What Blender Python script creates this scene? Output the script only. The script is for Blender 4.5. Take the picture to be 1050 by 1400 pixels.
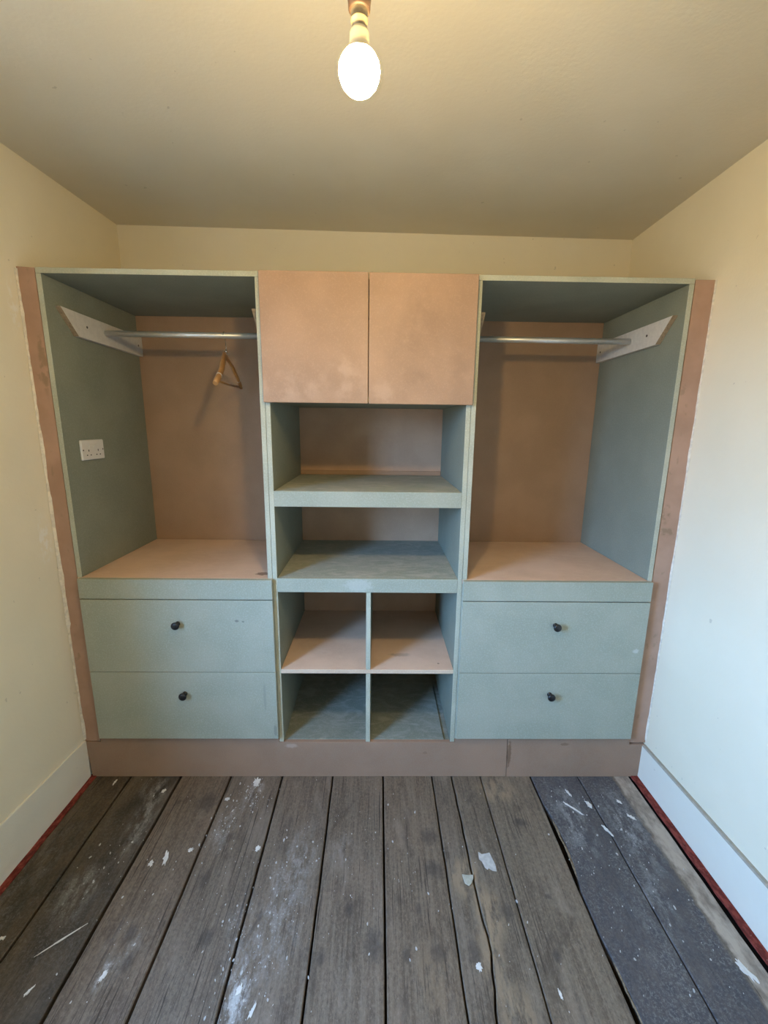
import bpy, bmesh, math, random
from mathutils import Vector, Matrix

random.seed(7)
sc = bpy.context.scene
for o in list(bpy.data.objects):
    bpy.data.objects.remove(o)

# ------------------------------------------------------------------ camera
YAW, PITCH, ROLL, FPX = 0.015, 0.1999, 0.0119, 580.22
cam_d = bpy.data.cameras.new('camera')
cam_d.sensor_fit = 'HORIZONTAL'
cam_d.sensor_width = 36.0
cam_d.lens = FPX / 1050 * 36.0
cam_d.clip_start = 0.02
cam = bpy.data.objects.new('camera', cam_d)
sc.collection.objects.link(cam)
fw = Vector((math.sin(YAW) * math.cos(PITCH), math.cos(YAW) * math.cos(PITCH), -math.sin(PITCH)))
r0 = Vector((math.cos(YAW), -math.sin(YAW), 0))
u0 = r0.cross(fw)
rr = r0 * math.cos(ROLL) + u0 * math.sin(ROLL)
uu = -r0 * math.sin(ROLL) + u0 * math.cos(ROLL)
M = Matrix((rr, uu, -fw)).transposed().to_4x4()
M.translation = Vector((1.2348, -1.6027, 1.5154))
cam.matrix_world = M
sc.camera = cam

# ------------------------------------------------------------------ sky through the window
SKY = 35.0
BULB = 520.0
WIN_Y0, WIN_Y1, WIN_Z0, WIN_Z1 = -1.86, -1.0, 0.78, 2.08
world = bpy.data.worlds.new('sky')
sc.world = world
world.use_nodes = True
wn, wl = world.node_tree.nodes, world.node_tree.links
wn.clear()
wo = wn.new('ShaderNodeOutputWorld')
bg = wn.new('ShaderNodeBackground')
tc = wn.new('ShaderNodeTexCoord')
sx = wn.new('ShaderNodeSeparateXYZ')
rp = wn.new('ShaderNodeValToRGB')
rp.color_ramp.elements[0].position = 0.47
rp.color_ramp.elements[0].color = (0.18, 0.17, 0.14, 1)
rp.color_ramp.elements[1].position = 0.53
rp.color_ramp.elements[1].color = (0.365, 0.755, 1.43, 1)
mp = wn.new('ShaderNodeMapRange')
mp.inputs['From Min'].default_value = -1
wl.new(tc.outputs['Generated'], sx.inputs[0])
wl.new(sx.outputs['Z'], mp.inputs['Value'])
wl.new(mp.outputs[0], rp.inputs[0])
wl.new(rp.outputs[0], bg.inputs[0])
bg.inputs[1].default_value = SKY
wl.new(bg.outputs[0], wo.inputs[0])
# portal in the window opening guides sampling of that sky
pd = bpy.data.lights.new('window_portal', 'AREA')
pd.shape = 'RECTANGLE'
pd.size = WIN_Y1 - WIN_Y0
pd.size_y = WIN_Z1 - WIN_Z0
pd.cycles.is_portal = True
po = bpy.data.objects.new('window_portal', pd)
po.location = (-0.20, (WIN_Y0 + WIN_Y1) / 2, (WIN_Z0 + WIN_Z1) / 2)
po.rotation_euler = (math.radians(90), 0, math.radians(-90))
sc.collection.objects.link(po)

# ------------------------------------------------------------------ exposure
sc.view_settings.view_transform = 'Standard'
sc.view_settings.look = 'None'
sc.view_settings.exposure = 0.13
sc.view_settings.gamma = 1.0
sc.view_settings.use_curve_mapping = False

# ------------------------------------------------------------------ helpers
COL = sc.collection


class NT:
    """small wrapper for building node materials"""
    def __init__(s, name):
        s.m = bpy.data.materials.new(name)
        s.m.use_nodes = True
        s.n, s.l = s.m.node_tree.nodes, s.m.node_tree.links
        s.b = s.n['Principled BSDF']
        s.pos = s.n.new('ShaderNodeNewGeometry').outputs['Position']

    def put(s, sock, v):
        if isinstance(v, (int, float)):
            sock.default_value = v
        elif isinstance(v, (tuple, list)):
            sock.default_value = tuple(v) + ((1,) if len(v) == 3 and len(sock.default_value) == 4 else ())
        else:
            s.l.new(v, sock)

    def math(s, op, a, b=0.0, c=None, clamp=False):
        x = s.n.new('ShaderNodeMath')
        x.operation = op
        x.use_clamp = clamp
        s.put(x.inputs[0], a)
        s.put(x.inputs[1], b)
        if c is not None:
            s.put(x.inputs[2], c)
        return x.outputs[0]

    def vm(s, op, a, b):
        x = s.n.new('ShaderNodeVectorMath')
        x.operation = op
        s.put(x.inputs[0], a)
        s.put(x.inputs[1], b)
        return x.outputs['Value'] if op in ('LENGTH', 'DOT_PRODUCT', 'DISTANCE') else x.outputs[0]

    def noise(s, scale, detail=3, rough=0.55, stretch=(1, 1, 1), dist=0.0):
        x = s.n.new('ShaderNodeTexNoise')
        x.inputs['Scale'].default_value = scale
        x.inputs['Detail'].default_value = detail
        x.inputs['Roughness'].default_value = rough
        x.inputs['Distortion'].default_value = dist
        s.l.new(s.vm('MULTIPLY', s.pos, stretch), x.inputs['Vector'])
        return x.outputs['Fac']

    def ramp(s, v, lo, hi, a=0.0, b=1.0):
        x = s.n.new('ShaderNodeMapRange')
        x.interpolation_type = 'SMOOTHSTEP'
        s.put(x.inputs['Value'], v)
        x.inputs['From Min'].default_value = lo
        x.inputs['From Max'].default_value = hi
        x.inputs['To Min'].default_value = a
        x.inputs['To Max'].default_value = b
        return x.outputs[0]

    def mix(s, f, a, b, mode='MIX'):
        x = s.n.new('ShaderNodeMix')
        x.data_type = 'RGBA'
        x.blend_type = mode
        s.put(x.inputs['Factor'], f)
        s.put(x.inputs[6], a)
        s.put(x.inputs[7], b)
        return x.outputs[2]

    def blob(s, cx, cy, rx, ry, soft=0.6, cz=0.0, rz=1e3):
        """1 inside an ellipse of the world, fading to 0 at its rim"""
        d = s.vm('SUBTRACT', s.pos, (cx, cy, cz))
        d = s.vm('MULTIPLY', d, (1 / rx, 1 / ry, 1 / rz))
        return s.ramp(s.vm('LENGTH', d, (0, 0, 0)), 1.0, 1.0 - soft)

    def sep(s):
        x = s.n.new('ShaderNodeSeparateXYZ')
        s.l.new(s.pos, x.inputs[0])
        return x.outputs

    def done(s, col, rough=0.6, spec=0.3, bump=None, bstr=0.2, bdist=0.002, metal=0.0):
        s.put(s.b.inputs['Base Color'], col)
        s.put(s.b.inputs['Roughness'], rough)
        s.b.inputs['Specular IOR Level'].default_value = spec
        s.put(s.b.inputs['Metallic'], metal)
        if bump is not None:
            x = s.n.new('ShaderNodeBump')
            x.inputs['Strength'].default_value = bstr
            x.inputs['Distance'].default_value = bdist
            s.put(x.inputs['Height'], bump)
            s.l.new(x.outputs[0], s.b.inputs['Normal'])
        return s.m


def board_mat(name, base, dark, light, speck, rough=0.62, dust=0.0, dustcol=(0.55, 0.50, 0.45), marks=()):
    """MDF: fine fibre speckle, soft mottling, dusty smears"""
    t = NT(name)
    c = t.mix(t.ramp(t.noise(5, 4), 0.35, 0.68), dark, base)
    c = t.mix(t.ramp(t.noise(190, 3, 0.7), 0.46, 0.66, 0, speck), c, light)
    c = t.mix(t.ramp(t.noise(330, 2, 0.6), 0.56, 0.72, 0, speck), c, dark)
    if dust:
        d = t.math('MULTIPLY', t.ramp(t.noise(9, 5, 0.6, (1.0, 2.2, 1.0), 1.6), 0.42, 0.72), dust)
        c = t.mix(d, c, dustcol)
    # marks of the board itself: (x, y, z, rx, ry, rz, colour, strength)
    for mx_, my_, mz_, ra, rb, rc, col, a in marks:
        d = t.vm('MULTIPLY', t.vm('SUBTRACT', t.pos, (mx_, my_, mz_)), (1 / ra, 1 / rb, 1 / rc))
        m = t.ramp(t.math('ADD', t.vm('LENGTH', d, (0, 0, 0)), t.math('MULTIPLY', t.math('SUBTRACT', t.noise(70, 4), 0.5), 1.2)), 1.1, 0.6, 0, a)
        c = t.mix(m, c, col)
    return t.done(c, rough, 0.25, t.noise(260, 3), 0.12, 0.001)


GREEN = board_mat('green_board_fronts', (0.385, 0.395, 0.315), (0.335, 0.355, 0.28), (0.47, 0.48, 0.40), 0.5, marks=((1.16, 0, 0.89, 0.06, 1, 0.03, (0.62, 0.64, 0.60), 0.3), (0.676, 0, 0.745, 0.010, 1, 0.006, (0.10, 0.11, 0.10), 0.6), (0.70, 0, 0.742, 0.006, 1, 0.005, (0.10, 0.11, 0.10), 0.6), (2.30, 0, 0.62, 0.015, 1, 0.012, (0.62, 0.64, 0.60), 0.6), (0.772, 0, 0.40, 0.006, 1, 0.08, (0.27, 0.30, 0.25), 0.6), (0.81, 0, 0.25, 0.008, 1, 0.03, (0.2, 0.22, 0.19), 0.6)))
GREEN_PANEL = board_mat('green_board_panels', (0.265, 0.275, 0.212), (0.23, 0.245, 0.19), (0.33, 0.345, 0.28), 0.4)  # darker copy of the fronts' green: interior shade put into the colour
GREEN_DUSTY = board_mat('green_board_dusty', (0.40, 0.41, 0.35), (0.33, 0.36, 0.30), (0.50, 0.50, 0.44), 0.5, 0.7, 0.65, (0.58, 0.55, 0.49))
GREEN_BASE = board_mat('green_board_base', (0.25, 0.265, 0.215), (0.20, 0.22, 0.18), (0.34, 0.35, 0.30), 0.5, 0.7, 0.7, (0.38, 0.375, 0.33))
PINK_BACK = board_mat('brown_board_centre_back', (0.60, 0.385, 0.25), (0.53, 0.335, 0.215), (0.66, 0.43, 0.29), 0.25)
EDGE = board_mat('green_board_cut_edge', (0.50, 0.50, 0.39), (0.40, 0.405, 0.31), (0.60, 0.60, 0.50), 0.5, 0.8)
PINK = board_mat('brown_board', (0.42, 0.27, 0.172), (0.375, 0.24, 0.15), (0.47, 0.31, 0.205), 0.25)
PINK_DUSTY = board_mat('brown_board_dusty', (0.78, 0.55, 0.41), (0.69, 0.48, 0.35), (0.82, 0.61, 0.47), 0.3, 0.7, 0.55, (0.78, 0.57, 0.43), ((0.765, 0.055, 0.917, 0.028, 0.022, 1, (0.17, 0.10, 0.07), 0.75), (1.34, 0.12, 0.52, 0.05, 0.015, 1, (0.4, 0.28, 0.2), 0.6), (1.50, 0.05, 0.52, 0.006, 0.006, 1, (0.2, 0.13, 0.09), 0.8)))
PINK_EDGE = board_mat('brown_board_cut_edge', (0.70, 0.54, 0.40), (0.60, 0.45, 0.32), (0.76, 0.62, 0.48), 0.4)
PLINTH = board_mat('plinth_board', (0.36, 0.23, 0.155), (0.32, 0.205, 0.138), (0.40, 0.275, 0.195), 0.3, 0.7, 0.4, (0.34, 0.24, 0.17), ((1.818, 0, 0.115, 0.010, 1, 0.07, (0.17, 0.10, 0.06), 0.8), (2.06, 0, 0.165, 0.02, 1, 0.008, (0.22, 0.13, 0.08), 0.7), (1.45, 0, 0.12, 0.01, 1, 0.008, (0.24, 0.15, 0.1), 0.6), (0.87, 0, 0.155, 0.03, 1, 0.012, (0.55, 0.44, 0.36), 0.5)))
DRAWERBOX = board_mat('drawer_box_board', (0.42, 0.30, 0.2), (0.36, 0.25, 0.17), (0.5, 0.37, 0.26), 0.3)


def door_material():
    t = NT('door_board')
    c = t.mix(t.ramp(t.noise(4, 4), 0.35, 0.68), (0.375, 0.238, 0.155), (0.44, 0.28, 0.182))
    c = t.mix(t.ramp(t.noise(230, 2), 0.5, 0.7, 0, 0.2), c, (0.6, 0.4, 0.27))
    # handled, greasy darker patch and sanded pale patches
    w = t.ramp(t.noise(11, 5, 0.6), 0.40, 0.62)
    for cx, cz, rx, rz, a in ((1.36, 1.76, 0.13, 0.24, 0.5), (1.52, 1.72, 0.07, 0.2, 0.35), (1.43, 1.93, 0.16, 0.1, 0.35)):
        m = t.math('MULTIPLY', t.blob(cx, 0, rx, 1e3, 0.8, cz, rz), a)
        c = t.mix(t.math('MULTIPLY', m, w), c, (0.28, 0.175, 0.115))
    for cx, cz, rx, rz in ((0.93, 1.66, 0.16, 0.09), (1.12, 1.68, 0.1, 0.12), (1.25, 1.63, 0.06, 0.06)):
        m = t.math('MULTIPLY', t.blob(cx, 0, rx, 1e3, 0.7, cz, rz), t.ramp(t.noise(16, 4), 0.40, 0.62, 0, 0.40))
        c = t.mix(m, c, (0.55, 0.38, 0.27))
    return t.done(c, 0.55, 0.3, t.noise(260, 3), 0.08, 0.001)


DOOR = door_material()


def filler_material():
    t = NT('filler_strip_board')
    c = t.mix(t.ramp(t.noise(6, 4), 0.35, 0.68), (0.42, 0.26, 0.18), (0.50, 0.315, 0.225))
    # smeared wood filler
    f = t.ramp(t.noise(30, 5, 0.65, (1, 1, 0.5)), 0.60, 0.66)
    f = t.math('MULTIPLY', f, 0.5)
    c = t.mix(f, c, (0.30, 0.205, 0.13))
    for cx, cz, rx, rz in ((0.035, 1.72, 0.018, 0.13), (2.37, 1.12, 0.05, 0.02), (2.36, 1.19, 0.02, 0.05)):
        m = t.math('MULTIPLY', t.blob(cx, 0, rx, 1e3, 0.5, cz, rz), t.ramp(t.noise(45, 4), 0.4, 0.55, 0, 0.7))
        c = t.mix(m, c, (0.27, 0.185, 0.115))
    return t.done(c, 0.65, 0.2, t.noise(120, 3), 0.15, 0.001)


FILLER = filler_material()


def wall_material(name, base, dark, scrapes=()):
    t = NT(name)
    c = t.mix(t.ramp(t.noise(3, 5), 0.35, 0.7), dark, base)
    sp = t.math('MULTIPLY', t.ramp(t.noise(38, 2, 0.4), 0.765, 0.78), 0.3)
    c = t.mix(sp, c, (0.30, 0.25, 0.18))
    for wx, wy, wz, ry, rz in scrapes:
        m = t.math('MULTIPLY', t.blob(wx, wy, 0.2, ry, 0.8, wz, rz), t.ramp(t.noise(55, 5, 0.7, (1, 1, 0.6)), 0.48, 0.6, 0, 0.75))
        c = t.mix(m, c, (0.92, 0.88, 0.80))
    h = t.math('ADD', t.noise(7, 4), t.math('MULTIPLY', t.noise(110, 3), 0.25))
    return t.done(c, 0.75, 0.2, h, 0.28, 0.006)


WALL = wall_material('cream_wall_paint', (0.87, 0.785, 0.605), (0.84, 0.755, 0.575), ((-0.013, -0.05, 1.08, 0.05, 0.13), (-0.013, -0.03, 1.9, 0.03, 0.12)))
CEIL = wall_material('ceiling_paint', (0.76, 0.70, 0.57), (0.72, 0.66, 0.53))
SKIRT = wall_material('cream_gloss_paint', (0.83, 0.78, 0.66), (0.79, 0.74, 0.62))


def plain(name, col, rough=0.5, spec=0.4, metal=0.0, var=0.12, scale=60):
    t = NT(name)
    d = tuple(x * (1 - var) for x in col)
    c = t.mix(t.ramp(t.noise(scale, 3), 0.35, 0.65), d, col)
    return t.done(c, rough, spec, None, metal=metal)


LEDGE = plain('grey_ledge', (0.40, 0.36, 0.29), 0.9, 0.1)  # darker grey for the top edge of the right skirting
BEAD = plain('bare_plaster', (0.86, 0.78, 0.64), 0.9, 0.1, var=0.2)
WHITE = plain('white_paint', (0.70, 0.66, 0.60), 0.55, 0.3, var=0.08)
RAWCUT = plain('raw_cut_timber', (0.42, 0.31, 0.20), 0.8, 0.1, var=0.3, scale=90)
STEEL = plain('galvanised_tube', (0.80, 0.80, 0.79), 0.42, 0.5, 0.75, 0.05)
CHROME = plain('bright_wire', (0.7, 0.68, 0.64), 0.2, 0.5, 1.0, 0.02)
BLACK = plain('black_metal', (0.010, 0.010, 0.011), 0.32, 0.5, 0.0, 0.1)
SCREW = plain('dull_screw', (0.10, 0.085, 0.07), 0.5, 0.4, 0.4)
PLASTIC = plain('white_plastic', (0.74, 0.71, 0.66), 0.35, 0.5, var=0.03)
DARKHOLE = plain('dark_slot', (0.02, 0.018, 0.016), 0.8, 0.1)
HANGWOOD = plain('varnished_beech', (0.47, 0.24, 0.085), 0.3, 0.5, var=0.2, scale=40)
BAKELITE = plain('brown_bakelite', (0.075, 0.045, 0.03), 0.4, 0.4)
OLDCREAM = plain('aged_cream_plastic', (0.42, 0.33, 0.2), 0.5, 0.4, var=0.35, scale=120)
NECK = plain('lamp_neck_plastic', (0.80, 0.70, 0.50), 0.4, 0.4, var=0.03)
SUBFLOOR = plain('dark_void', (0.012, 0.010, 0.009), 0.95, 0.05)
SPLAT = plain('white_paint_drips', (0.74, 0.71, 0.66), 0.7, 0.2, var=0.15)
SPECK = plain('paint_specks', (0.55, 0.53, 0.50), 0.8, 0.2, var=0.2)
SPLINTER = plain('bare_splintered_wood', (0.30, 0.22, 0.135), 0.85, 0.1, var=0.45, scale=140)


def red_material():
    t = NT('red_edge_strip')
    c = t.mix(t.ramp(t.noise(70, 4, 0.6, (1, 0.5, 1)), 0.40, 0.64), (0.13, 0.022, 0.016), (0.27, 0.055, 0.04))
    c = t.mix(t.ramp(t.noise(160, 3), 0.62, 0.75, 0, 0.4), c, (0.40, 0.25, 0.2))
    return t.done(c, 0.75, 0.2, t.noise(200, 3), 0.4, 0.002)


RED = red_material()


def floor_material():
    t = NT('old_floorboard')
    info = t.n.new('ShaderNodeObjectInfo')
    tint = info.outputs['Color']
    X = t.sep()[0]
    # grain along the boards
    g1 = t.noise(1.0, 6, 0.65, (70, 3.2, 70), 0.6)
    g2 = t.noise(1.0, 3, 0.6, (240, 9, 240), 0.4)
    c = t.mix(t.ramp(g1, 0.36, 0.66), (0.122, 0.093, 0.068), (0.190, 0.150, 0.112))
    c = t.mix(t.ramp(g2, 0.55, 0.68, 0, 0.55), c, (0.09, 0.063, 0.046))
    c = t.mix(t.ramp(t.noise(4.5, 5, 0.6, (1, 0.6, 1)), 0.45, 0.75, 0, 0.5), c, (0.225, 0.165, 0.12))
    c = t.mix(t.ramp(t.noise(7, 4, 0.6, (1.4, 0.7, 1)), 0.56, 0.76, 0, 0.6), c, (0.085, 0.062, 0.048))
    # ground-in grit: blotchy fine grain in every direction
    gr = t.noise(150, 5, 0.85, (1.0, 0.55, 1))
    c = t.mix(t.ramp(gr, 0.50, 0.64, 0, 0.42), c, (0.30, 0.24, 0.19))
    c = t.mix(t.ramp(gr, 0.48, 0.36, 0, 0.45), c, (0.05, 0.038, 0.03))
    c = t.mix(t.ramp(t.noise(8, 5, 0.65, (1.3, 0.55, 1), 0.8), 0.46, 0.30, 0, 0.55), c, (0.055, 0.042, 0.034))
    c = t.mix(t.ramp(t.noise(5.3, 5, 0.65, (1.5, 0.5, 1), 0.8), 0.54, 0.70, 0, 0.45), c, (0.28, 0.225, 0.18))
    crk = t.noise(1.0, 4, 0.6, (130, 2.2, 130), 1.2)
    c = t.mix(t.math('MULTIPLY', t.ramp(crk, 0.585, 0.64), t.ramp(t.noise(3.4, 3), 0.40, 0.58, 0.0, 0.85)), c, (0.04, 0.03, 0.025))
    # bare, worn tan wood along the split board
    w = t.ramp(t.noise(24, 5, 0.65, (1.6, 0.5, 1)), 0.40, 0.56)
    for bx, by, rx, ry, a in ((1.545, -0.43, 0.075, 0.10, 1.0), (1.60, -0.54, 0.07, 0.11, 1.0), (1.58, -0.66, 0.05, 0.14, 0.8), (1.62, -0.78, 0.07, 0.10, 0.8), (1.75, -0.07, 0.12, 0.09, 0.7), (1.41, -0.70, 0.08, 0.14, 0.35)):
        m = t.math('MULTIPLY', t.math('MULTIPLY', t.blob(bx, by, rx, ry, 0.7), w), a * 0.85)
        c = t.mix(m, c, (0.32, 0.235, 0.155))
    # the boards' own tint
    c = t.mix(1.0, c, tint, 'MULTIPLY')
    # black border stain once painted round the old carpet, ragged inner edge
    edge = t.math('ADD', X, t.math('MULTIPLY', t.math('SUBTRACT', t.noise(28, 4), 0.5), 0.035))
    stR = t.math('MULTIPLY', t.ramp(edge, 1.912, 1.926), t.ramp(edge, 2.29, 2.276))
    stR = t.math('MULTIPLY', stR, t.ramp(t.noise(30, 5, 0.7, (1.5, 0.7, 1)), 0.25, 0.72, 1.0, 0.62))
    c = t.mix(stR, c, (0.062, 0.060, 0.068))
    stL = t.math('MULTIPLY', t.ramp(edge, 0.40, 0.37), t.ramp(t.noise(6, 6, 0.7, (1.2, 0.6, 1)), 0.30, 0.66, 1.0, 0.28))
    c = t.mix(stL, c, (0.027, 0.025, 0.022))
    # the stain is worn to a grey speckle
    anyst = t.math('MAXIMUM', stR, t.math('MULTIPLY', stL, 0.6))
    wsp = t.math('MULTIPLY', t.ramp(t.noise(110, 5, 0.85), 0.47, 0.62), t.ramp(t.noise(7, 4, 0.6, (1, 0.6, 1)), 0.36, 0.62, 0.2, 1.0))
    c = t.mix(t.math('MULTIPLY', t.math('MULTIPLY', anyst, wsp), 0.9), c, (0.23, 0.22, 0.21))
    # pale unpainted strip
    pale = t.ramp(edge, 2.288, 2.302)
    c = t.mix(t.math('MULTIPLY', pale, t.ramp(t.noise(17, 5, 0.6, (1, 0.5, 1)), 0.36, 0.58, 0.25, 0.95)), c, (0.46, 0.38, 0.30))
    # chalky paint dust: clouds of fine specks
    fine = t.ramp(t.noise(150, 4, 0.75), 0.50, 0.66)
    coarse = t.ramp(t.noise(26, 6, 0.7, (1.3, 0.6, 1)), 0.42, 0.62)
    for bx, by, rx, ry, a in ((0.94, -0.50, 0.11, 0.30, 0.75), (0.865, -0.735, 0.045, 0.10, 2.2), (0.86, -0.72, 0.08, 0.18, 1.0), (0.48, -0.69, 0.03, 0.05, 1.6), (0.735, -0.05, 0.035, 0.05, 1.8), (0.72, -0.10, 0.05, 0.12, 0.9), (0.66, -0.24, 0.06, 0.14, 0.7), (0.98, -0.33, 0.08, 0.16, 0.45), (0.33, -0.20, 0.06, 0.24, 0.9), (0.26, -0.47, 0.09, 0.14, 0.8), (0.30, -0.06, 0.08, 0.08, 0.7), (0.82, -0.56, 0.06, 0.12, 0.5), (0.50, -0.62, 0.10, 0.12, 0.4), (2.22, -0.25, 0.10, 0.28, 0.9), (2.02, -0.20, 0.10, 0.28, 0.8), (2.17, -0.50, 0.06, 0.12, 0.7), (2.10, -0.60, 0.14, 0.2, 0.3), (0.06, -0.40, 0.12, 0.3, 0.3), (1.12, -0.33, 0.08, 0.1, 0.3)):
        m = t.math('MULTIPLY', t.blob(bx, by, rx, ry, 0.9), a)
        m = t.math('MULTIPLY', m, t.math('MAXIMUM', t.math('MULTIPLY', fine, coarse), t.math('MULTIPLY', coarse, 0.32)), clamp=True)
        c = t.mix(m, c, (0.56, 0.55, 0.53))
    # overall sparse pale flecks
    c = t.mix(t.ramp(t.noise(210, 3, 0.7), 0.66, 0.74, 0, 0.5), c, (0.42, 0.40, 0.37))
    # knots and burns
    kw = t.math('MULTIPLY', t.math('SUBTRACT', t.noise(60, 3), 0.5), 1.0)
    for bx, by, rx, ry in ((0.498, -0.59, 0.020, 0.030), (0.53, -0.66, 0.016, 0.03), (1.156, -0.526, 0.016, 0.024), (1.376, -0.525, 0.012, 0.02), (1.426, -0.639, 0.03, 0.03), (1.33, -0.645, 0.014, 0.02), (1.802, -0.225, 0.034, 0.020), (1.66, -0.535, 0.018, 0.032), (1.53, -0.64, 0.02, 0.04), (1.44, -0.28, 0.04, 0.035), (0.73, -0.60, 0.02, 0.03), (1.81, -0.49, 0.012, 0.012), (0.55, -0.13, 0.05, 0.05), (1.235, -0.62, 0.03, 0.05), (0.66, -0.43, 0.015, 0.04), (1.44, -0.40, 0.035, 0.035), (1.08, -0.65, 0.015, 0.025), (1.77, -0.65, 0.015, 0.02)):
        d = t.vm('MULTIPLY', t.vm('SUBTRACT', t.pos, (bx, by, 0)), (1 / rx, 1 / ry, 0))
        d = t.math('ADD', t.vm('LENGTH', d, (0, 0, 0)), kw)
        c = t.mix(t.ramp(d, 1.25, 0.30, 0, 0.5), c, (0.035, 0.033, 0.033))
    h = t.math('ADD', g1, t.math('MULTIPLY', g2, 0.5))
    return t.done(c, t.ramp(g1, 0.3, 0.7, 0.5, 0.72), 0.3, h, 0.35, 0.003)


FLOORWOOD = floor_material()


# ---- mesh builders -----------------------------------------------------------
def add_box(bm, x0, x1, y0, y1, z0, z1, bev=0.0, slot=0):
    vs = [bm.verts.new((x, y, z)) for x in (x0, x1) for y in (y0, y1) for z in (z0, z1)]
    fs = []
    for q in ((0, 1, 3, 2), (4, 6, 7, 5), (0, 4, 5, 1), (2, 3, 7, 6), (0, 2, 6, 4), (1, 5, 7, 3)):
        f = bm.faces.new([vs[i] for i in q])
        f.material_index = slot
        fs.append(f)
    if bev:
        es = list({e for f in fs for e in f.edges})
        bmesh.ops.bevel(bm, geom=es, offset=bev, segments=1, affect='EDGES')
    return fs


def add_tube(bm, pts, rad, seg=10, cap=True):
    """tube along a polyline; rad is a number, a list of numbers or a list of (a, b) ellipse radii"""
    pts = [Vector(p) for p in pts]
    n = len(pts)
    rings = []
    ref = None
    for i, p in enumerate(pts):
        t = (pts[min(i + 1, n - 1)] - pts[max(i - 1, 0)]).normalized()
        if ref is None:
            ref = Vector((1, 0, 0)) if abs(t.x) < 0.8 else Vector((0, 0, 1))
        a = (ref - t * ref.dot(t)).normalized()
        b = t.cross(a)
        ref = a
        r = rad[i] if isinstance(rad, list) else rad
        ra, rb = r if isinstance(r, tuple) else (r, r)
        rings.append([bm.verts.new(p + a * (ra * math.cos(2 * math.pi * k / seg)) + b * (rb * math.sin(2 * math.pi * k / seg))) for k in range(seg)])
    for i in range(n - 1):
        for k in range(seg):
            f = bm.faces.new((rings[i][k], rings[i][(k + 1) % seg], rings[i + 1][(k + 1) % seg], rings[i + 1][k]))
            f.smooth = True
    if cap:
        bm.faces.new(rings[0][::-1])
        bm.faces.new(rings[-1])


def add_lathe(bm, prof, origin=(0, 0, 0), axis='Z', seg=28):
    """prof: (radius, height) list, turned about an axis through origin"""
    o = Vector(origin)
    rings = []
    for r, h in prof:
        ring = []
        for k in range(seg):
            c, s = r * math.cos(2 * math.pi * k / seg), r * math.sin(2 * math.pi * k / seg)
            v = Vector((c, s, h)) if axis == 'Z' else Vector((c, -h, s)) if axis == '-Y' else Vector((h, c, s))
            ring.append(bm.verts.new(o + v))
        rings.append(ring)
    for a, b in zip(rings, rings[1:]):
        for k in range(seg):
            f = bm.faces.new((a[k], a[(k + 1) % seg], b[(k + 1) % seg], b[k]))
            f.smooth = True
    bm.faces.new(rings[0][::-1])
    bm.faces.new(rings[-1])


def add_prism(bm, poly, axis, a, b, bev=0.0):
    """extrude a closed 2D polygon along an axis from a to b"""
    def P(p, t):
        return (t, p[0], p[1]) if axis == 'X' else (p[0], t, p[1]) if axis == 'Y' else (p[0], p[1], t)
    va = [bm.verts.new(P(p, a)) for p in poly]
    vb = [bm.verts.new(P(p, b)) for p in poly]
    n = len(poly)
    fs = [bm.faces.new(va[::-1]), bm.faces.new(vb)]
    for i in range(n):
        fs.append(bm.faces.new((va[i], va[(i + 1) % n], vb[(i + 1) % n], vb[i])))
    bmesh.ops.recalc_face_normals(bm, faces=fs)
    if bev:
        bmesh.ops.bevel(bm, geom=list({e for f in fs for e in f.edges}), offset=bev, segments=1, affect='EDGES')


def obj(name, bm, mats, parent=None, edge_axis=None):
    """link a bmesh as ONE object; faces along edge_axis take the second material"""
    mats = mats if isinstance(mats, (list, tuple)) else [mats]
    bmesh.ops.recalc_face_normals(bm, faces=bm.faces[:])
    if edge_axis:
        i = 'XYZ'.index(edge_axis)
        for f in bm.faces:
            if abs(f.normal[i]) > 0.6:
                f.material_index = 1
    me = bpy.data.meshes.new(name)
    off = parent.matrix_world.translation if parent is not None else Vector((0, 0, 0))
    if parent is not None:
        bmesh.ops.translate(bm, vec=-off, verts=bm.verts[:])
    bm.to_mesh(me)
    bm.free()
    for m in mats:
        me.materials.append(m)
    o = bpy.data.objects.new(name, me)
    COL.objects.link(o)
    if parent is not None:
        o.parent = parent
    return o


def thing(name, label, cat, loc, group=None):
    o = bpy.data.objects.new(name, None)
    o.empty_display_size = 0.05
    o.location = loc
    o.matrix_world = Matrix.Translation(loc)
    COL.objects.link(o)
    o['label'] = label
    o['category'] = cat
    if group:
        o['group'] = group
    return o


# children of a child: meshes are written in world coordinates, so walk up to the root offset
def sub(name, bm, mats, root, parent, edge_axis=None):
    o = obj(name, bm, mats, root, edge_axis)
    o.parent = parent
    return o


def struct(name, bm, mats, parent=None):
    o = obj(name, bm, mats, parent)
    o['kind'] = 'structure'
    return o


def box_part(name, mats, parent, x0, x1, y0, y1, z0, z1, bev=0.0012, edge_axis=None):
    bm = bmesh.new()
    add_box(bm, x0, x1, y0, y1, z0, z1, bev)
    return obj(name, bm, mats, parent, edge_axis)


# ------------------------------------------------------------------ setting
YB = 0.594          # room-side face of the back wall
YF = -2.9           # wall behind the camera


def xl(y):          # left wall face
    return -0.013 + (0.031 * y / 0.58 if y > 0 else 0)


def xr(y):          # right wall face
    return 2.415 + (0.008 * y / 0.58 if y > 0 else 0)


def zc(x):          # ceiling height
    return 2.411 - 0.0098 * x


T = 0.24
# left wall: one mesh with the window opening
bm = bmesh.new()


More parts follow.
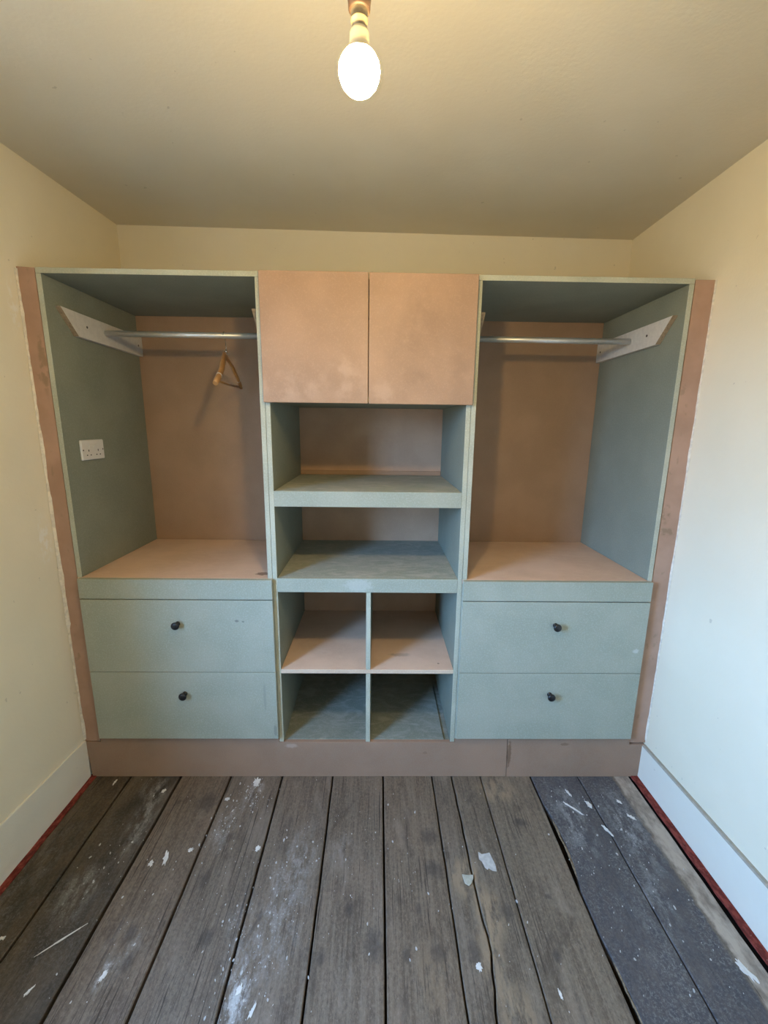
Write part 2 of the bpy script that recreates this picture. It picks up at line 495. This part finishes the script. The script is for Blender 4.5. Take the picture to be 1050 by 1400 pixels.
def wall_piece(y0, y1, z0, z1, side):
    for a, b in ([(y0, 0.0), (0.0, y1)] if y0 < 0 < y1 else [(y0, y1)]):
        if side == 'L':
            P = [(xl(a), a), (xl(b), b), (-T, b), (-T, a)]
        else:
            P = [(xr(a), a), (xr(b), b), (xr(0) + T, b), (xr(0) + T, a)]
        add_prism(bm, P, 'Z', z0, z1)


wall_piece(YF, WIN_Y0, 0, 2.44, 'L')
wall_piece(WIN_Y1, YB, 0, 2.44, 'L')
wall_piece(WIN_Y0, WIN_Y1, 0, WIN_Z0, 'L')
wall_piece(WIN_Y0, WIN_Y1, WIN_Z1, 2.44, 'L')
struct('wall_left', bm, WALL)
bm = bmesh.new()
wall_piece(YF, YB, 0, 2.44, 'R')
struct('wall_right', bm, WALL)
bm = bmesh.new()
add_box(bm, -T, 2.66, YB, YB + 0.15, -0.03, 2.44)
struct('wall_back', bm, WALL)
bm = bmesh.new()
add_box(bm, -T, 2.66, YF - 0.15, YF, -0.03, 2.44)
struct('wall_front', bm, WALL)
bm = bmesh.new()
vs = [bm.verts.new((x, y, zc(x) + dz)) for dz in (0, 0.12) for x, y in ((-T, YF - 0.1), (2.66, YF - 0.1), (2.66, YB + 0.1), (-T, YB + 0.1))]
for q in ((0, 1, 2, 3), (7, 6, 5, 4), (0, 4, 5, 1), (1, 5, 6, 2), (2, 6, 7, 3), (3, 7, 4, 0)):
    bm.faces.new([vs[i] for i in q])
struct('ceiling', bm, CEIL)

# sash window in the left wall, behind the photographer's left shoulder
bm = bmesh.new()
wx0, wx1 = -0.185, -0.135
add_box(bm, wx0, wx1, WIN_Y0, WIN_Y0 + 0.05, WIN_Z0, WIN_Z1, 0.003)
add_box(bm, wx0, wx1, WIN_Y1 - 0.05, WIN_Y1, WIN_Z0, WIN_Z1, 0.003)
add_box(bm, wx0, wx1, WIN_Y0 + 0.05, WIN_Y1 - 0.05, WIN_Z0, WIN_Z0 + 0.06, 0.003)
add_box(bm, wx0, wx1, WIN_Y0 + 0.05, WIN_Y1 - 0.05, WIN_Z1 - 0.05, WIN_Z1, 0.003)
ym = (WIN_Z0 + WIN_Z1) / 2
add_box(bm, wx0, wx1, WIN_Y0 + 0.05, WIN_Y1 - 0.05, ym - 0.02, ym + 0.02, 0.003)
win = struct('window_1', bm, WHITE)
t = NT('window_pane')
tr = t.n.new('ShaderNodeBsdfTransparent')
gl = t.n.new('ShaderNodeBsdfGlossy')
gl.inputs['Roughness'].default_value = 0.02
mx = t.n.new('ShaderNodeMixShader')
mx.inputs[0].default_value = 0.05
t.l.new(tr.outputs[0], mx.inputs[1])
t.l.new(gl.outputs[0], mx.inputs[2])
t.l.new(mx.outputs[0], t.n['Material Output'].inputs['Surface'])
PANE = t.m
for za, zb in ((WIN_Z0 + 0.06, ym - 0.02), (ym + 0.02, WIN_Z1 - 0.05)):
    bm = bmesh.new()
    add_box(bm, -0.162, -0.158, WIN_Y0 + 0.05, WIN_Y1 - 0.05, za, zb)
    obj('pane', bm, PANE, win)

# skirting boards
def skirt(name, side, z_at, ledge):
    bm = bmesh.new()
    ys = [0.0, -0.3, -0.8, YF]
    rows = []
    for y in ys:
        h = z_at(y)
        xf = -0.006 if side == 'L' else 2.400
        xw = -0.0131 if side == 'L' else 2.4151
        rows.append([bm.verts.new(p) for p in ((xf, y, 0.004), (xf, y, h - ledge), (xf + (xw - xf) * 0.25, y, h - 0.0), (xw, y, h), (xw, y, 0.004))])
    for a, b in zip(rows, rows[1:]):
        for k in range(5):
            f = bm.faces.new((a[k], a[(k + 1) % 5], b[(k + 1) % 5], b[k]))
            f.material_index = 1 if k in (1, 2) else 0
    bm.faces.new(rows[0])
    bm.faces.new(rows[-1][::-1])
    struct(name, bm, [SKIRT, LEDGE if side == 'R' else SKIRT])


skirt('baseboard_left', 'L', lambda y: 0.181 + 0.05 * min(-y, 0.8), 0.004)
skirt('baseboard_right', 'R', lambda y: 0.163 + 0.045 * min(-y, 0.8), 0.006)

# ragged plaster beads where the walls meet the filler strips
def bead(name, side):
    rnd = random.Random(3 if side == 'L' else 5)
    bm = bmesh.new()
    prev = None
    n = 90
    for i in range(n + 1):
        z = 0.185 + (2.03 - 0.185) * i / n
        w = 0.003 + 0.004 * max(0, math.sin(i * 0.55) + math.sin(i * 0.21 + 1)) * 0.5 + rnd.uniform(0, 0.0025)
        if side == 'L':
            if 0.7 < z < 1.25:
                w += 0.003
            a, b, y = -0.014, -0.012 + w, 0.0045
            ring = [bm.verts.new(p) for p in ((a, y - 0.006, z), (-0.0105, y - 0.004 - w, z), (b, y - 0.0025, z), (b, y + 0.004, z))]
        else:
            w *= 0.6
            ring = [bm.verts.new(p) for p in ((2.417, -0.002, z), (2.4135, -0.001 - w, z), (2.415 - w, 0.002, z), (2.415 - w, 0.008, z))]
        if prev:
            for k in range(3):
                bm.faces.new((prev[k], prev[k + 1], ring[k + 1], ring[k]))
        prev = ring
    struct(name, bm, BEAD)


bead('trim_1', 'L')
bead('trim_2', 'R')

# red-painted strips left along the foot of each skirting
for i, (x0, x1, y0) in enumerate(((-0.012, 0.0165, 0.005), (2.372, 2.3995, 0.005))):
    bm = bmesh.new()
    rnd = random.Random(i)
    n = 60
    prev = None
    for k in range(n + 1):
        y = y0 + (YF - y0) * k / n
        j = rnd.uniform(-0.002, 0.002)
        a, b = (x0, x1 + j) if i == 0 else (x0 + j + 0.006 * min(1, -y), x1 + 0.0)
        z = 0.0035 + rnd.uniform(0, 0.002)
        ring = [bm.verts.new(p) for p in ((a, y, -0.004), (a, y, z), (b, y, z), (b, y, -0.004))]
        if prev:
            for q in range(4):
                bm.faces.new((prev[q], prev[(q + 1) % 4], ring[(q + 1) % 4], ring[q]))
        else:
            bm.faces.new(ring)
        prev = ring
    bm.faces.new(prev[::-1])
    struct('trim_%d' % (i + 3), bm, RED)

# floor: dark void below, every board its own object
bm = bmesh.new()
add_box(bm, -T, 2.66, YF - 0.1, YB + 0.1, -0.10, -0.026)
floor = struct('floor', bm, SUBFLOOR)
rnd = random.Random(11)


def seam(x, amp, seed):
    """wandering board edge: list of (x, y) from the plinth towards the viewer"""
    r = random.Random(seed)
    p1, p2, p3 = (r.uniform(0, 6) for _ in range(3))
    out = []
    n = 70
    for i in range(n + 1):
        y = 0.03 - (0.03 - YF) * i / n
        out.append((x + amp * (math.sin(y * 3 + p1) + 0.6 * math.sin(y * 9 + p2) + 0.35 * math.sin(y * 31 + p3)) + r.uniform(-1, 1) * amp * 0.35, y))
    return out


def crack(seed):
    pts = [(0.03, 1.571), (-0.26, 1.573), (-0.45, 1.573), (-0.55, 1.575), (-0.618, 1.584), (-0.70, 1.572), (-0.79, 1.555), (-1.2, 1.56), (YF, 1.565)]
    out = []
    r = random.Random(seed)
    n = 70
    for i in range(n + 1):
        y = 0.03 - (0.03 - YF) * i / n
        for (ya, xa), (yb, xb) in zip(pts, pts[1:]):
            if yb - 1e-6 <= y <= ya:
                f = (ya - y) / (ya - yb)
                f = f * f * (3 - 2 * f)
                out.append((xa + (xb - xa) * f + r.uniform(-0.0012, 0.0012), y))
                break
    return out


seams = [seam(0.010, 0.0004, 1), seam(0.167, 0.0012, 2), seam(0.381, 0.0014, 3), seam(0.600, 0.0014, 4), seam(0.827, 0.0012, 5), seam(1.050, 0.0014, 6), seam(1.268, 0.0007, 7), seam(1.484, 0.0012, 8), crack(9), seam(1.698, 0.0007, 10), seam(1.921, 0.0012, 11), seam(2.133, 0.0010, 12), seam(2.360, 0.0018, 13)]
gaps = [0.0, 0.0040, 0.0058, 0.0042, 0.0042, 0.0034, 0.0036, 0.0028, 0.0032, 0.0024, 0.0042, 0.0024, 0.0]
tints = [(0.92, 0.86, 0.72), (0.80, 0.80, 0.76), (1.0, 0.97, 0.94), (1.0, 1.0, 1.0), (1.06, 1.05, 1.04), (1.05, 1.03, 1.0), (1.05, 1.01, 0.95), (1.0, 0.99, 0.96), (1.0, 0.99, 0.95), (1.08, 1.07, 1.02), (1.0, 1.02, 1.06), (1.05, 1.06, 1.08)]


def nibble(x, y, i, side):
    """broken edge beside the wide gap in the right-hand boards"""
    if i == 10 and side < 0:      # left edge of the dark board
        if -0.47 < y < -0.15:
            x += 0.020 * math.sin((y + 0.47) / 0.32 * math.pi) ** 0.7
        if y < -0.60:
            x += 0.012 * min(1, (-0.60 - y) / 0.1)
    return x


for i in range(12):
    A = [(nibble(x + gaps[i], y, i, -1), y) for x, y in seams[i]]
    B = [(x - gaps[i + 1], y) for x, y in seams[i + 1]]
    bm = bmesh.new()
    lift = rnd.uniform(-0.0012, 0.0012)
    prev = None
    for (xa, y), (xb, _) in zip(A, B):
        m = 0.0022
        ring = [bm.verts.new(p) for p in ((xa, y, -0.0255), (xa, y, lift - m), (xa + m * 1.2, y, lift), ((xa + xb) / 2, y, lift + 0.0006), (xb - m * 1.2, y, lift), (xb, y, lift - m), (xb, y, -0.0255))]
        if prev:
            for k in range(6):
                bm.faces.new((prev[k], prev[k + 1], ring[k + 1], ring[k]))
        prev = ring
    o = obj('floorboard', bm, FLOORWOOD, floor)
    o.color = tints[i] + (1,)

# splintered bare edge by the wide gap
r = random.Random(4)
for ya, yb, x in ((-0.20, -0.30, 1.938), (-0.28, -0.40, 1.940), (-0.36, -0.47, 1.937), (-0.62, -0.76, 1.934), (-0.72, -0.95, 1.936)):
    bm = bmesh.new()
    n = 8
    pts, rad = [], []
    for k in range(n + 1):
        f = k / n
        pts.append((x + r.uniform(-0.0012, 0.0012) + 0.002 * math.sin(f * 3.1), ya + (yb - ya) * f, -0.007 + r.uniform(-0.001, 0.001)))
        rad.append((0.0008 + 0.0042 * math.sin(math.pi * min(max(f, 0.04), 0.96)), 0.003))
    add_tube(bm, pts, rad, 6)
    obj('splinter', bm, SPLINTER, floor)


def splat_poly(cx, cy, rx, ry, rot, seed, n=22, rag=0.42):
    r = random.Random(seed)
    out = []
    for k in range(n):
        a = 2 * math.pi * k / n
        f = 1 + r.uniform(-rag, rag)
        x, y = rx * f * math.cos(a), ry * f * math.sin(a)
        out.append((cx + x * math.cos(rot) - y * math.sin(rot), cy + x * math.sin(rot) + y * math.cos(rot)))
    return out


# larger dried paint drips, each a part of the floor
for k, (cx, cy, rx, ry, rot) in enumerate((
        (0.492, -0.360, 0.007, 0.024, 0.25), (0.449, -0.378, 0.008, 0.010, 0), (0.568, -0.329, 0.008, 0.007, 0.3),
        (0.807, -0.324, 0.008, 0.011, 0), (0.625, -0.115, 0.008, 0.007, 0), (0.722, -0.03, 0.014, 0.020, 0.3),
        (0.306, -0.60, 0.0020, 0.050, -0.85), (2.053, -0.086, 0.004, 0.016, 0.3), (2.035, -0.155, 0.004, 0.036, 0.75),
        (2.113, -0.143, 0.008, 0.016, 0.3), (2.129, -0.255, 0.005, 0.022, 0.35), (0.123, -0.598, 0.010, 0.005, 0.2),
        (2.300, -0.688, 0.009, 0.026, 0.35), (0.868, -0.722, 0.006, 0.012, -0.2), (0.915, -0.765, 0.004, 0.016, -0.3),
        (0.480, -0.690, 0.006, 0.012, -0.2), (0.345, -0.075, 0.007, 0.008, 0), (0.115, -0.03, 0.004, 0.012, 0),
        (1.745, -0.735, 0.0035, 0.012, 0.2), (2.245, -0.13, 0.006, 0.010, 0.6), (2.255, -0.20, 0.006, 0.014, 0.8),
        (1.537, -0.675, 0.008, 0.010, 0), (0.30, -0.72, 0.004, 0.012, -0.5))):
    bm = bmesh.new()
    add_prism(bm, splat_poly(cx, cy, rx, ry, rot, k + 20), 'Z', -0.001, 0.0022)
    obj('paint_drip', bm, SPLAT, floor)
# squarish pale filler patch
bm = bmesh.new()
add_prism(bm, [(1.611, -0.340), (1.622, -0.349), (1.640, -0.346), (1.651, -0.343), (1.655, -0.362), (1.661, -0.385), (1.660, -0.409), (1.646, -0.407), (1.634, -0.398), (1.630, -0.404), (1.622, -0.396), (1.616, -0.375), (1.608, -0.366)], 'Z', -0.001, 0.0024)
obj('paint_patch', bm, SPECK, floor)
# uncountable specks
bm = bmesh.new()
r = random.Random(99)
for cx, cy, sx_, sy_, n in ((0.93, -0.55, 0.07, 0.16, 90), (0.72, -0.09, 0.035, 0.06, 70), (0.67, -0.23, 0.03, 0.08, 40), (0.85, -0.70, 0.05, 0.09, 50), (0.78, -0.52, 0.05, 0.1, 30), (1.15, -0.38, 0.12, 0.16, 40), (0.5, -0.5, 0.1, 0.2, 36), (0.32, -0.3, 0.06, 0.2, 34), (2.1, -0.25, 0.09, 0.16, 46), (2.0, -0.5, 0.06, 0.2, 30), (1.5, -0.3, 0.2, 0.25, 34), (2.2, -0.5, 0.06, 0.2, 24), (1.2, -0.6, 0.4, 0.2, 40)):
    for _ in range(n):
        x, y = r.gauss(cx, sx_), r.gauss(cy, sy_)
        if not (0.03 < x < 2.34 and y < -0.012):
            continue
        s = 0.0008 + 0.0026 * r.random() ** 4
        add_prism(bm, splat_poly(x, y, s, s * r.uniform(1, 2.4), r.uniform(-0.5, 0.5), r.random(), 6, 0.25), 'Z', -0.001, 0.0019)
o = obj('paint_specks', bm, SPECK, floor)
o['kind'] = 'stuff'

# ------------------------------------------------------------------ built-in furniture
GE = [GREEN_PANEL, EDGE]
PE = [PINK, PINK_EDGE]

# plinth: two lengths of board, notched over the filler strips and the centre unit
t_ = thing('plinth', 'low brown board plinth along the floor under the whole built-in furniture', 'plinth', (1.2, 0.009, 0))
bm = bmesh.new()
add_prism(bm, [(0.001, 0.0005), (1.8125, 0.0005), (1.8065, 0.1905), (1.577, 0.1905), (1.577, 0.1735), (0.8185, 0.1735), (0.8185, 0.1905), (0.057, 0.1905), (0.057, 0.174), (-0.010, 0.174)], 'Y', 0.0, 0.018, 0.001)
obj('plinth_board', bm, PLINTH, t_)
bm = bmesh.new()
add_prism(bm, [(1.8145, 0.0005), (2.399, 0.0005), (2.4125, 0.163), (2.343, 0.163), (2.341, 0.1905), (1.8085, 0.1905)], 'Y', -0.0012, 0.018, 0.001)
obj('plinth_board', bm, PLINTH, t_)

# filler strips
for lab, nm, P in (('tall brown filler strip between the cream left wall and the left wardrobe', 'filler_strip', [(-0.012, 0.176), (0.0505, 0.176), (0.0505, 2.034), (-0.012, 2.037)]),
                   ('tall brown filler strip between the right wall and the right wardrobe', 'filler_strip', [(2.3425, 0.170), (2.4148, 0.170), (2.4148, 2.031), (2.3425, 2.031)])):
    bm = bmesh.new()
    add_prism(bm, P, 'Y', 0.004, 0.020, 0.0008)
    o = obj(nm, bm, FILLER)
    o['label'] = lab
    o['category'] = 'filler strip'
    o['group'] = 'filler strips at the walls'


def knob(parent, root, x, z, yf):
    bm = bmesh.new()
    add_lathe(bm, [(0.0098, 0.0), (0.0098, 0.0025), (0.0062, 0.004), (0.0055, 0.013), (0.0075, 0.017), (0.0148, 0.0205), (0.0162, 0.024), (0.0152, 0.0275), (0.0115, 0.030), (0.004, 0.0312)], (x, yf, z), '-Y', 24)
    sub('knob', bm, BLACK, root, parent)


def drawer(root, x0, x1, z0, z1, kx, kz):
    bm = bmesh.new()
    add_box(bm, x0, x1, -0.020, -0.002, z0, z1, 0.0012)
    d = obj('drawer', bm, GREEN, root)
    bm = bmesh.new()
    a, b, y0, y1, c, e = x0 + 0.03, x1 - 0.03, 0.0, 0.50, z0 + 0.03, z1 - 0.05
    add_box(bm, a, a + 0.012, y0, y1, c, e)
    add_box(bm, b - 0.012, b, y0, y1, c, e)
    add_box(bm, a + 0.012, b - 0.012, y0, y0 + 0.012, c, e)
    add_box(bm, a + 0.012, b - 0.012, y1 - 0.012, y1, c, e)
    add_box(bm, a + 0.012, b - 0.012, y0 + 0.012, y1 - 0.012, c, c + 0.006)
    sub('drawer_box', bm, DRAWERBOX, root, d)
    knob(d, root, kx, kz, -0.020)


def drawer_unit(xo0, xo1, f0, f1, kx, label):
    """low chest of two drawers under an open wardrobe; xo: carcass, f: fronts"""
    r = thing('drawer_unit', label, 'drawers', ((xo0 + xo1) / 2, 0.28, 0.19), 'drawer units under the wardrobes')
    for a, b in ((xo0, xo0 + 0.018), (xo1 - 0.018, xo1)):
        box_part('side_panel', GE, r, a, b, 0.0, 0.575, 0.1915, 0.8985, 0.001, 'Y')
    box_part('back_panel', PINK, r, xo0 + 0.0185, xo1 - 0.0185, 0.56, 0.572, 0.1915, 0.8985)
    box_part('base_panel', GREEN, r, xo0 + 0.0185, xo1 - 0.0185, 0.02, 0.559, 0.1915, 0.2085)
    box_part('top_rail', GREEN, r, f0, f1, -0.020, -0.001, 0.8355, 0.917)
    drawer(r, f0, f1, 0.519, 0.8315, kx, 0.733)
    drawer(r, f0 + 0.001, f1, 0.206, 0.5165, kx + 0.004, 0.421)
    return r


drawer_unit(0.054, 0.8195, 0.0645, 0.8212, 0.440, 'green board two-drawer chest with black knobs by the cream left wall')
drawer_unit(1.5755, 2.339, 1.5765, 2.3335, 1.957, 'green board two-drawer chest with black knobs beside the right wall')


def open_wardrobe(xo0, xo1, label):
    r = thing('open_wardrobe', label, 'wardrobe', ((xo0 + xo1) / 2, 0.28, 0.90), 'open wardrobes')
    for a, b in ((xo0, xo0 + 0.018), (xo1 - 0.018, xo1)):
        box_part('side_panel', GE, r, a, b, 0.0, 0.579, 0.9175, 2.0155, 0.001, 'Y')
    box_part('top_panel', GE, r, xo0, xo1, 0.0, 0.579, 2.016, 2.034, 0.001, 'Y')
    box_part('floor_panel', [PINK_DUSTY, PINK_EDGE], r, xo0, xo1, 0.0, 0.579, 0.899, 0.917, 0.001, 'Y')
    box_part('back_panel', PINK, r, xo0, xo1, 0.580, 0.592, 0.899, 2.034)
    return r


open_wardrobe(0.054, 0.8195, 'open green hanging wardrobe holding the coat hanger, brown back and floor')
open_wardrobe(1.5755, 2.339, 'open green hanging wardrobe without any hanger, brown back and floor')

# centre shelving unit
c = thing('shelving_unit', 'tall narrow centre shelving unit with two brown cupboard doors and four cubbyholes', 'shelving', (1.197, 0.28, 0.174))
xa, xb = 0.8385, 1.5565
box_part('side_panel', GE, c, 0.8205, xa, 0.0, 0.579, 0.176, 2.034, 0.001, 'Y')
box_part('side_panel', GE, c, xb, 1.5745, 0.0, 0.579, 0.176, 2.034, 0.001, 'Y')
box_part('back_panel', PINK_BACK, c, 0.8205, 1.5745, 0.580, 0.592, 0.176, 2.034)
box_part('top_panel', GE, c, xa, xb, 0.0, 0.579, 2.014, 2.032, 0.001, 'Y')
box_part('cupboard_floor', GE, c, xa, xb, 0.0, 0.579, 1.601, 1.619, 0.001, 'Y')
for z0, z1, nm in ((1.208, 1.2685, 'shelf'), (0.8605, 0.9185, 'shelf')):
    bm = bmesh.new()
    add_box(bm, xa, xb, 0.018, 0.579, z1 - 0.018, z1, 0.001)
    s = obj(nm, bm, GREEN_DUSTY, c)
    bm = bmesh.new()
    add_box(bm, xa, xb, -0.001, 0.0178, z0, z1, 0.0012)
    sub('front_lip', bm, GREEN, c, s)
box_part('back_batten', PINK, c, xa + 0.001, xb - 0.001, 0.568, 0.5795, 1.269, 1.290)
for z0, z1 in ((0.1755, 0.5005), (0.5195, 0.860)):
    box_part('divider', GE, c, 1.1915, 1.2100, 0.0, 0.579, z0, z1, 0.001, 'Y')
box_part('thin_shelf', [PINK_DUSTY, PINK_EDGE], c, xa, xb, 0.001, 0.579, 0.501, 0.519, 0.001, 'Y')
box_part('base_panel', GREEN_BASE, c, 0.8205, 1.5325, 0.0185, 0.579, 0.157, 0.175)
box_part('base_infill', GREEN_BASE, c, 1.5335, 1.5745, 0.0185, 0.579, 0.150, 0.168)
for x0, x1, dz in ((0.8194, 1.1957, 0.0), (1.1985, 1.5758, -0.0008)):
    box_part('door', DOOR, c, x0, x1, -0.020, -0.002, 1.5946 + dz, 2.0305 + dz, 0.0012)

# ------------------------------------------------------------------ hanging rails
def bracket(root, xface, sgn, fwd=0.0):
    """painted board with a raking front end; sgn +1 grows to +x"""
    bm = bmesh.new()
    P = [(0.046 - fwd, 1.924 - fwd * 0.25), (0.128 - fwd, 1.836), (0.579, 1.831), (0.579, 1.919)]
    add_prism(bm, P, 'X', xface, xface + sgn * 0.019, 0.0008)
    bmesh.ops.recalc_face_normals(bm, faces=bm.faces[:])
    for f in bm.faces:
        if f.normal.y < -0.4:
            f.material_index = 1
    b = obj('bracket', bm, [WHITE, RAWCUT], root)
    for y, z in ((0.183, 1.880), (0.545, 1.876)):
        bm = bmesh.new()
        xs = xface + sgn * 0.0188
        add_lathe(bm, [(0.0048, 0.0), (0.0048, sgn * 0.0006), (0.002, sgn * 0.0004)], (xs, y, z), 'X', 12)
        sub('screw', bm, SCREW, root, b)


for xa_, xb_, lab in ((0.072, 0.8015, 'steel hanging rail with white board brackets, the one carrying the wooden hanger'),
                      (1.5935, 2.321, 'empty steel hanging rail with white board brackets in the right wardrobe')):
    r = thing('hanging_rail', lab, 'clothes rail', ((xa_ + xb_) / 2, 0.3, 1.88), 'hanging rails')
    left = xa_ < 1
    bracket(r, xa_ + 0.0003, 1, 0.0 if left else 0.032)
    bracket(r, xb_ - 0.0003, -1, 0.032 if left else 0.008)
    bm = bmesh.new()
    add_tube(bm, [(xa_ + 0.012, 0.3, 1.881), (xb_ - 0.012, 0.3, 1.879)], 0.0122, 24)
    obj('rod', bm, STEEL, r)

# ------------------------------------------------------------------ coat hanger
h = thing('coat_hanger', 'wooden coat hanger with wire hook, hanging on the left rail', 'coat hanger', (0.585, 0.3, 1.81))
bm = bmesh.new()
pts, rad = [], []
L0 = Vector((0.600, 0.095, 1.672))
L1 = Vector((0.566, 0.520, 1.690))
AP = Vector((0.588, 0.300, 1.800))
for k in range(25):
    f = k / 24
    s = abs(f - 0.5) * 2          # 0 apex .. 1 end
    e = L0 if f < 0.5 else L1
    p = AP.lerp(e, s)
    p = p + Vector((0, 0, 1)) * (0.020 * math.sin(math.pi * s) * (1 if s < 0.55 else 0.6) - 0.004 * s)
    p = p + Vector((0.016, 0, 0)) * (-math.cos(s * math.pi) * 0.5)
    if f < 0.5:
        p = p + Vector((0.012 * math.sin(math.pi * s), 0, 0))
    pts.append(p)
    wdt = 0.0075 + 0.0045 * s
    hgt = 0.016 - 0.004 * s
    if s > 0.93:
        wdt *= 0.8
        hgt *= 0.8
    if f > 0.55:
        wdt, hgt = wdt * 0.7, hgt * 0.7
    rad.append((wdt, hgt))
add_tube(bm, pts, rad, 12)
obj('shoulder_bar', bm, HANGWOOD, h)
bm = bmesh.new()
add_tube(bm, [L0.lerp(AP, 0.14) + Vector((0.0, 0, -0.008)), (0.583, 0.30, 1.684), L1.lerp(AP, 0.05) + Vector((0, 0, -0.006))], 0.0045, 10)
obj('trouser_bar', bm, HANGWOOD, h)
# pale rubber grips on the shoulders
for s, e in ((0.80, L0), (0.80, L1)):
    p0 = AP.lerp(e, s)
    p1 = AP.lerp(e, s + 0.025)
    up = Vector((0.0065 + (0.007 if e is L0 else 0), 0, 0.0038))
    bm = bmesh.new()
    add_tube(bm, [p0 + up, p1 + up], [(0.0115, 0.0134), (0.0116, 0.0132)] if e is L0 else [(0.0082, 0.0095), (0.0083, 0.0094)], 12)
    obj('grip', bm, WHITE, h)
bm = bmesh.new()
hp = [(0.588, 0.300, 1.806), (0.588, 0.300, 1.834)]
rk = 0.0158
for k in range(15):
    a = math.radians(-70 + k * 18)
    hp.append((0.584, 0.300 + rk * math.cos(a), 1.8795 + rk * math.sin(a)))
add_tube(bm, hp, 0.0016, 8)
obj('hook', bm, CHROME, h)
bm = bmesh.new()
add_tube(bm, [(0.588, 0.300, 1.806), (0.588, 0.300, 1.826)], 0.0034, 10)
obj('collar', bm, CHROME, h)

# ------------------------------------------------------------------ double socket on the left wardrobe's side
s = thing('wall_socket', 'white plastic double socket on the left wardrobe side panel', 'socket', (0.0725, 0.146, 1.408))
bm = bmesh.new()
add_box(bm, 0.0722, 0.0815, 0.078, 0.215, 1.3685, 1.4475, 0.003)
obj('face_plate', bm, PLASTIC, s)
for yy in (0.118, 0.175):
    bm = bmesh.new()
    add_box(bm, 0.0814, 0.0845, yy - 0.006 + (0.014 if yy < 0.15 else -0.014), yy + 0.006 + (0.014 if yy < 0.15 else -0.014), 1.412, 1.432, 0.001)
    obj('switch', bm, PLASTIC, s)
    bm = bmesh.new()
    for dy, z, a, b in ((0, 1.4055, 0.002, 0.004), (-0.011, 1.388, 0.003, 0.002), (0.011, 1.388, 0.003, 0.002)):
        add_box(bm, 0.0813, 0.0819, yy + dy - a, yy + dy + a, z - b, z + b)
    obj('pin_holes', bm, DARKHOLE, s)
for yy in (0.087, 0.206):
    bm = bmesh.new()
    add_lathe(bm, [(0.0032, 0.0), (0.0032, 0.0006), (0.001, 0.0004)], (0.0814, yy, 1.408), 'X', 12)
    obj('screw', bm, SCREW, s)

# ------------------------------------------------------------------ pendant bulb
bx, by = 1.203, -0.885
p = thing('pendant_bulb', 'lit bare bulb in an old lampholder hanging from the ceiling', 'ceiling light', (bx, by, 2.4))
bm = bmesh.new()
prof = [(0.003, 1.9820), (0.011, 1.9832), (0.0190, 1.9875), (0.0252, 1.9945), (0.0288, 2.0035), (0.0297, 2.0100), (0.0286, 2.0170), (0.0256, 2.0232), (0.0225, 2.0275)]
add_lathe(bm, prof, (bx, by, 0), 'Z', 24)
t = NT('lit_bulb_glass')
t.b.inputs['Base Color'].default_value = (0.9, 0.88, 0.8, 1)
t.b.inputs['Emission Color'].default_value = (1.12, 0.80, 0.34, 1)
t.b.inputs['Emission Strength'].default_value = BULB
obj('bulb', bm, t.m, p)
bm = bmesh.new()
add_lathe(bm, [(0.0225, 2.0276), (0.0190, 2.0310), (0.0160, 2.0350), (0.0140, 2.0420), (0.0135, 2.0540), (0.0125, 2.0575)], (bx, by, 0), 'Z', 24)
obj('bulb_neck', bm, NECK, p)
bm = bmesh.new()
add_lathe(bm, [(0.0108, 2.0576), (0.0108, 2.0680), (0.0122, 2.0686), (0.0122, 2.0704), (0.0112, 2.0710), (0.0120, 2.0800), (0.0126, 2.0860)], (bx, by, 0), 'Z', 24)
obj('lampholder_skirt', bm, OLDCREAM, p)
bm = bmesh.new()
add_lathe(bm, [(0.0130, 2.0800), (0.0150, 2.0815), (0.0158, 2.0900), (0.0165, 2.0940), (0.0160, 2.1080), (0.0150, 2.1200), (0.0120, 2.1340), (0.0070, 2.1460), (0.005, 2.1560)], (bx, by, 0), 'Z', 24)
obj('lampholder', bm, BAKELITE, p)
bm = bmesh.new()
add_tube(bm, [(bx, by, 2.154), (bx + 0.001, by + 0.001, 2.27), (bx, by, 2.385)], 0.0032, 8)
obj('cord', bm, OLDCREAM, p)
bm = bmesh.new()
add_lathe(bm, [(0.010, 2.368), (0.030, 2.372), (0.042, 2.380), (0.045, zc(bx) - 0.0005)], (bx, by, 0), 'Z', 28)
obj('ceiling_rose', bm, BAKELITE, p)

# ------------------------------------------------------------------ loose chip of paint on the floor
bm = bmesh.new()
add_prism(bm, [(1.536, -0.421), (1.556, -0.424), (1.575, -0.422), (1.573, -0.434), (1.562, -0.452), (1.553, -0.459), (1.540, -0.450)], 'Z', 0.0022, 0.0062, 0.001)
o = obj('plaster_chip', bm, plain('pale_plaster', (0.46, 0.44, 0.36), 0.6, 0.4, var=0.15, scale=120))
o['label'] = 'pale triangular chip of plaster lying on the cracked floorboard'
o['category'] = 'debris'
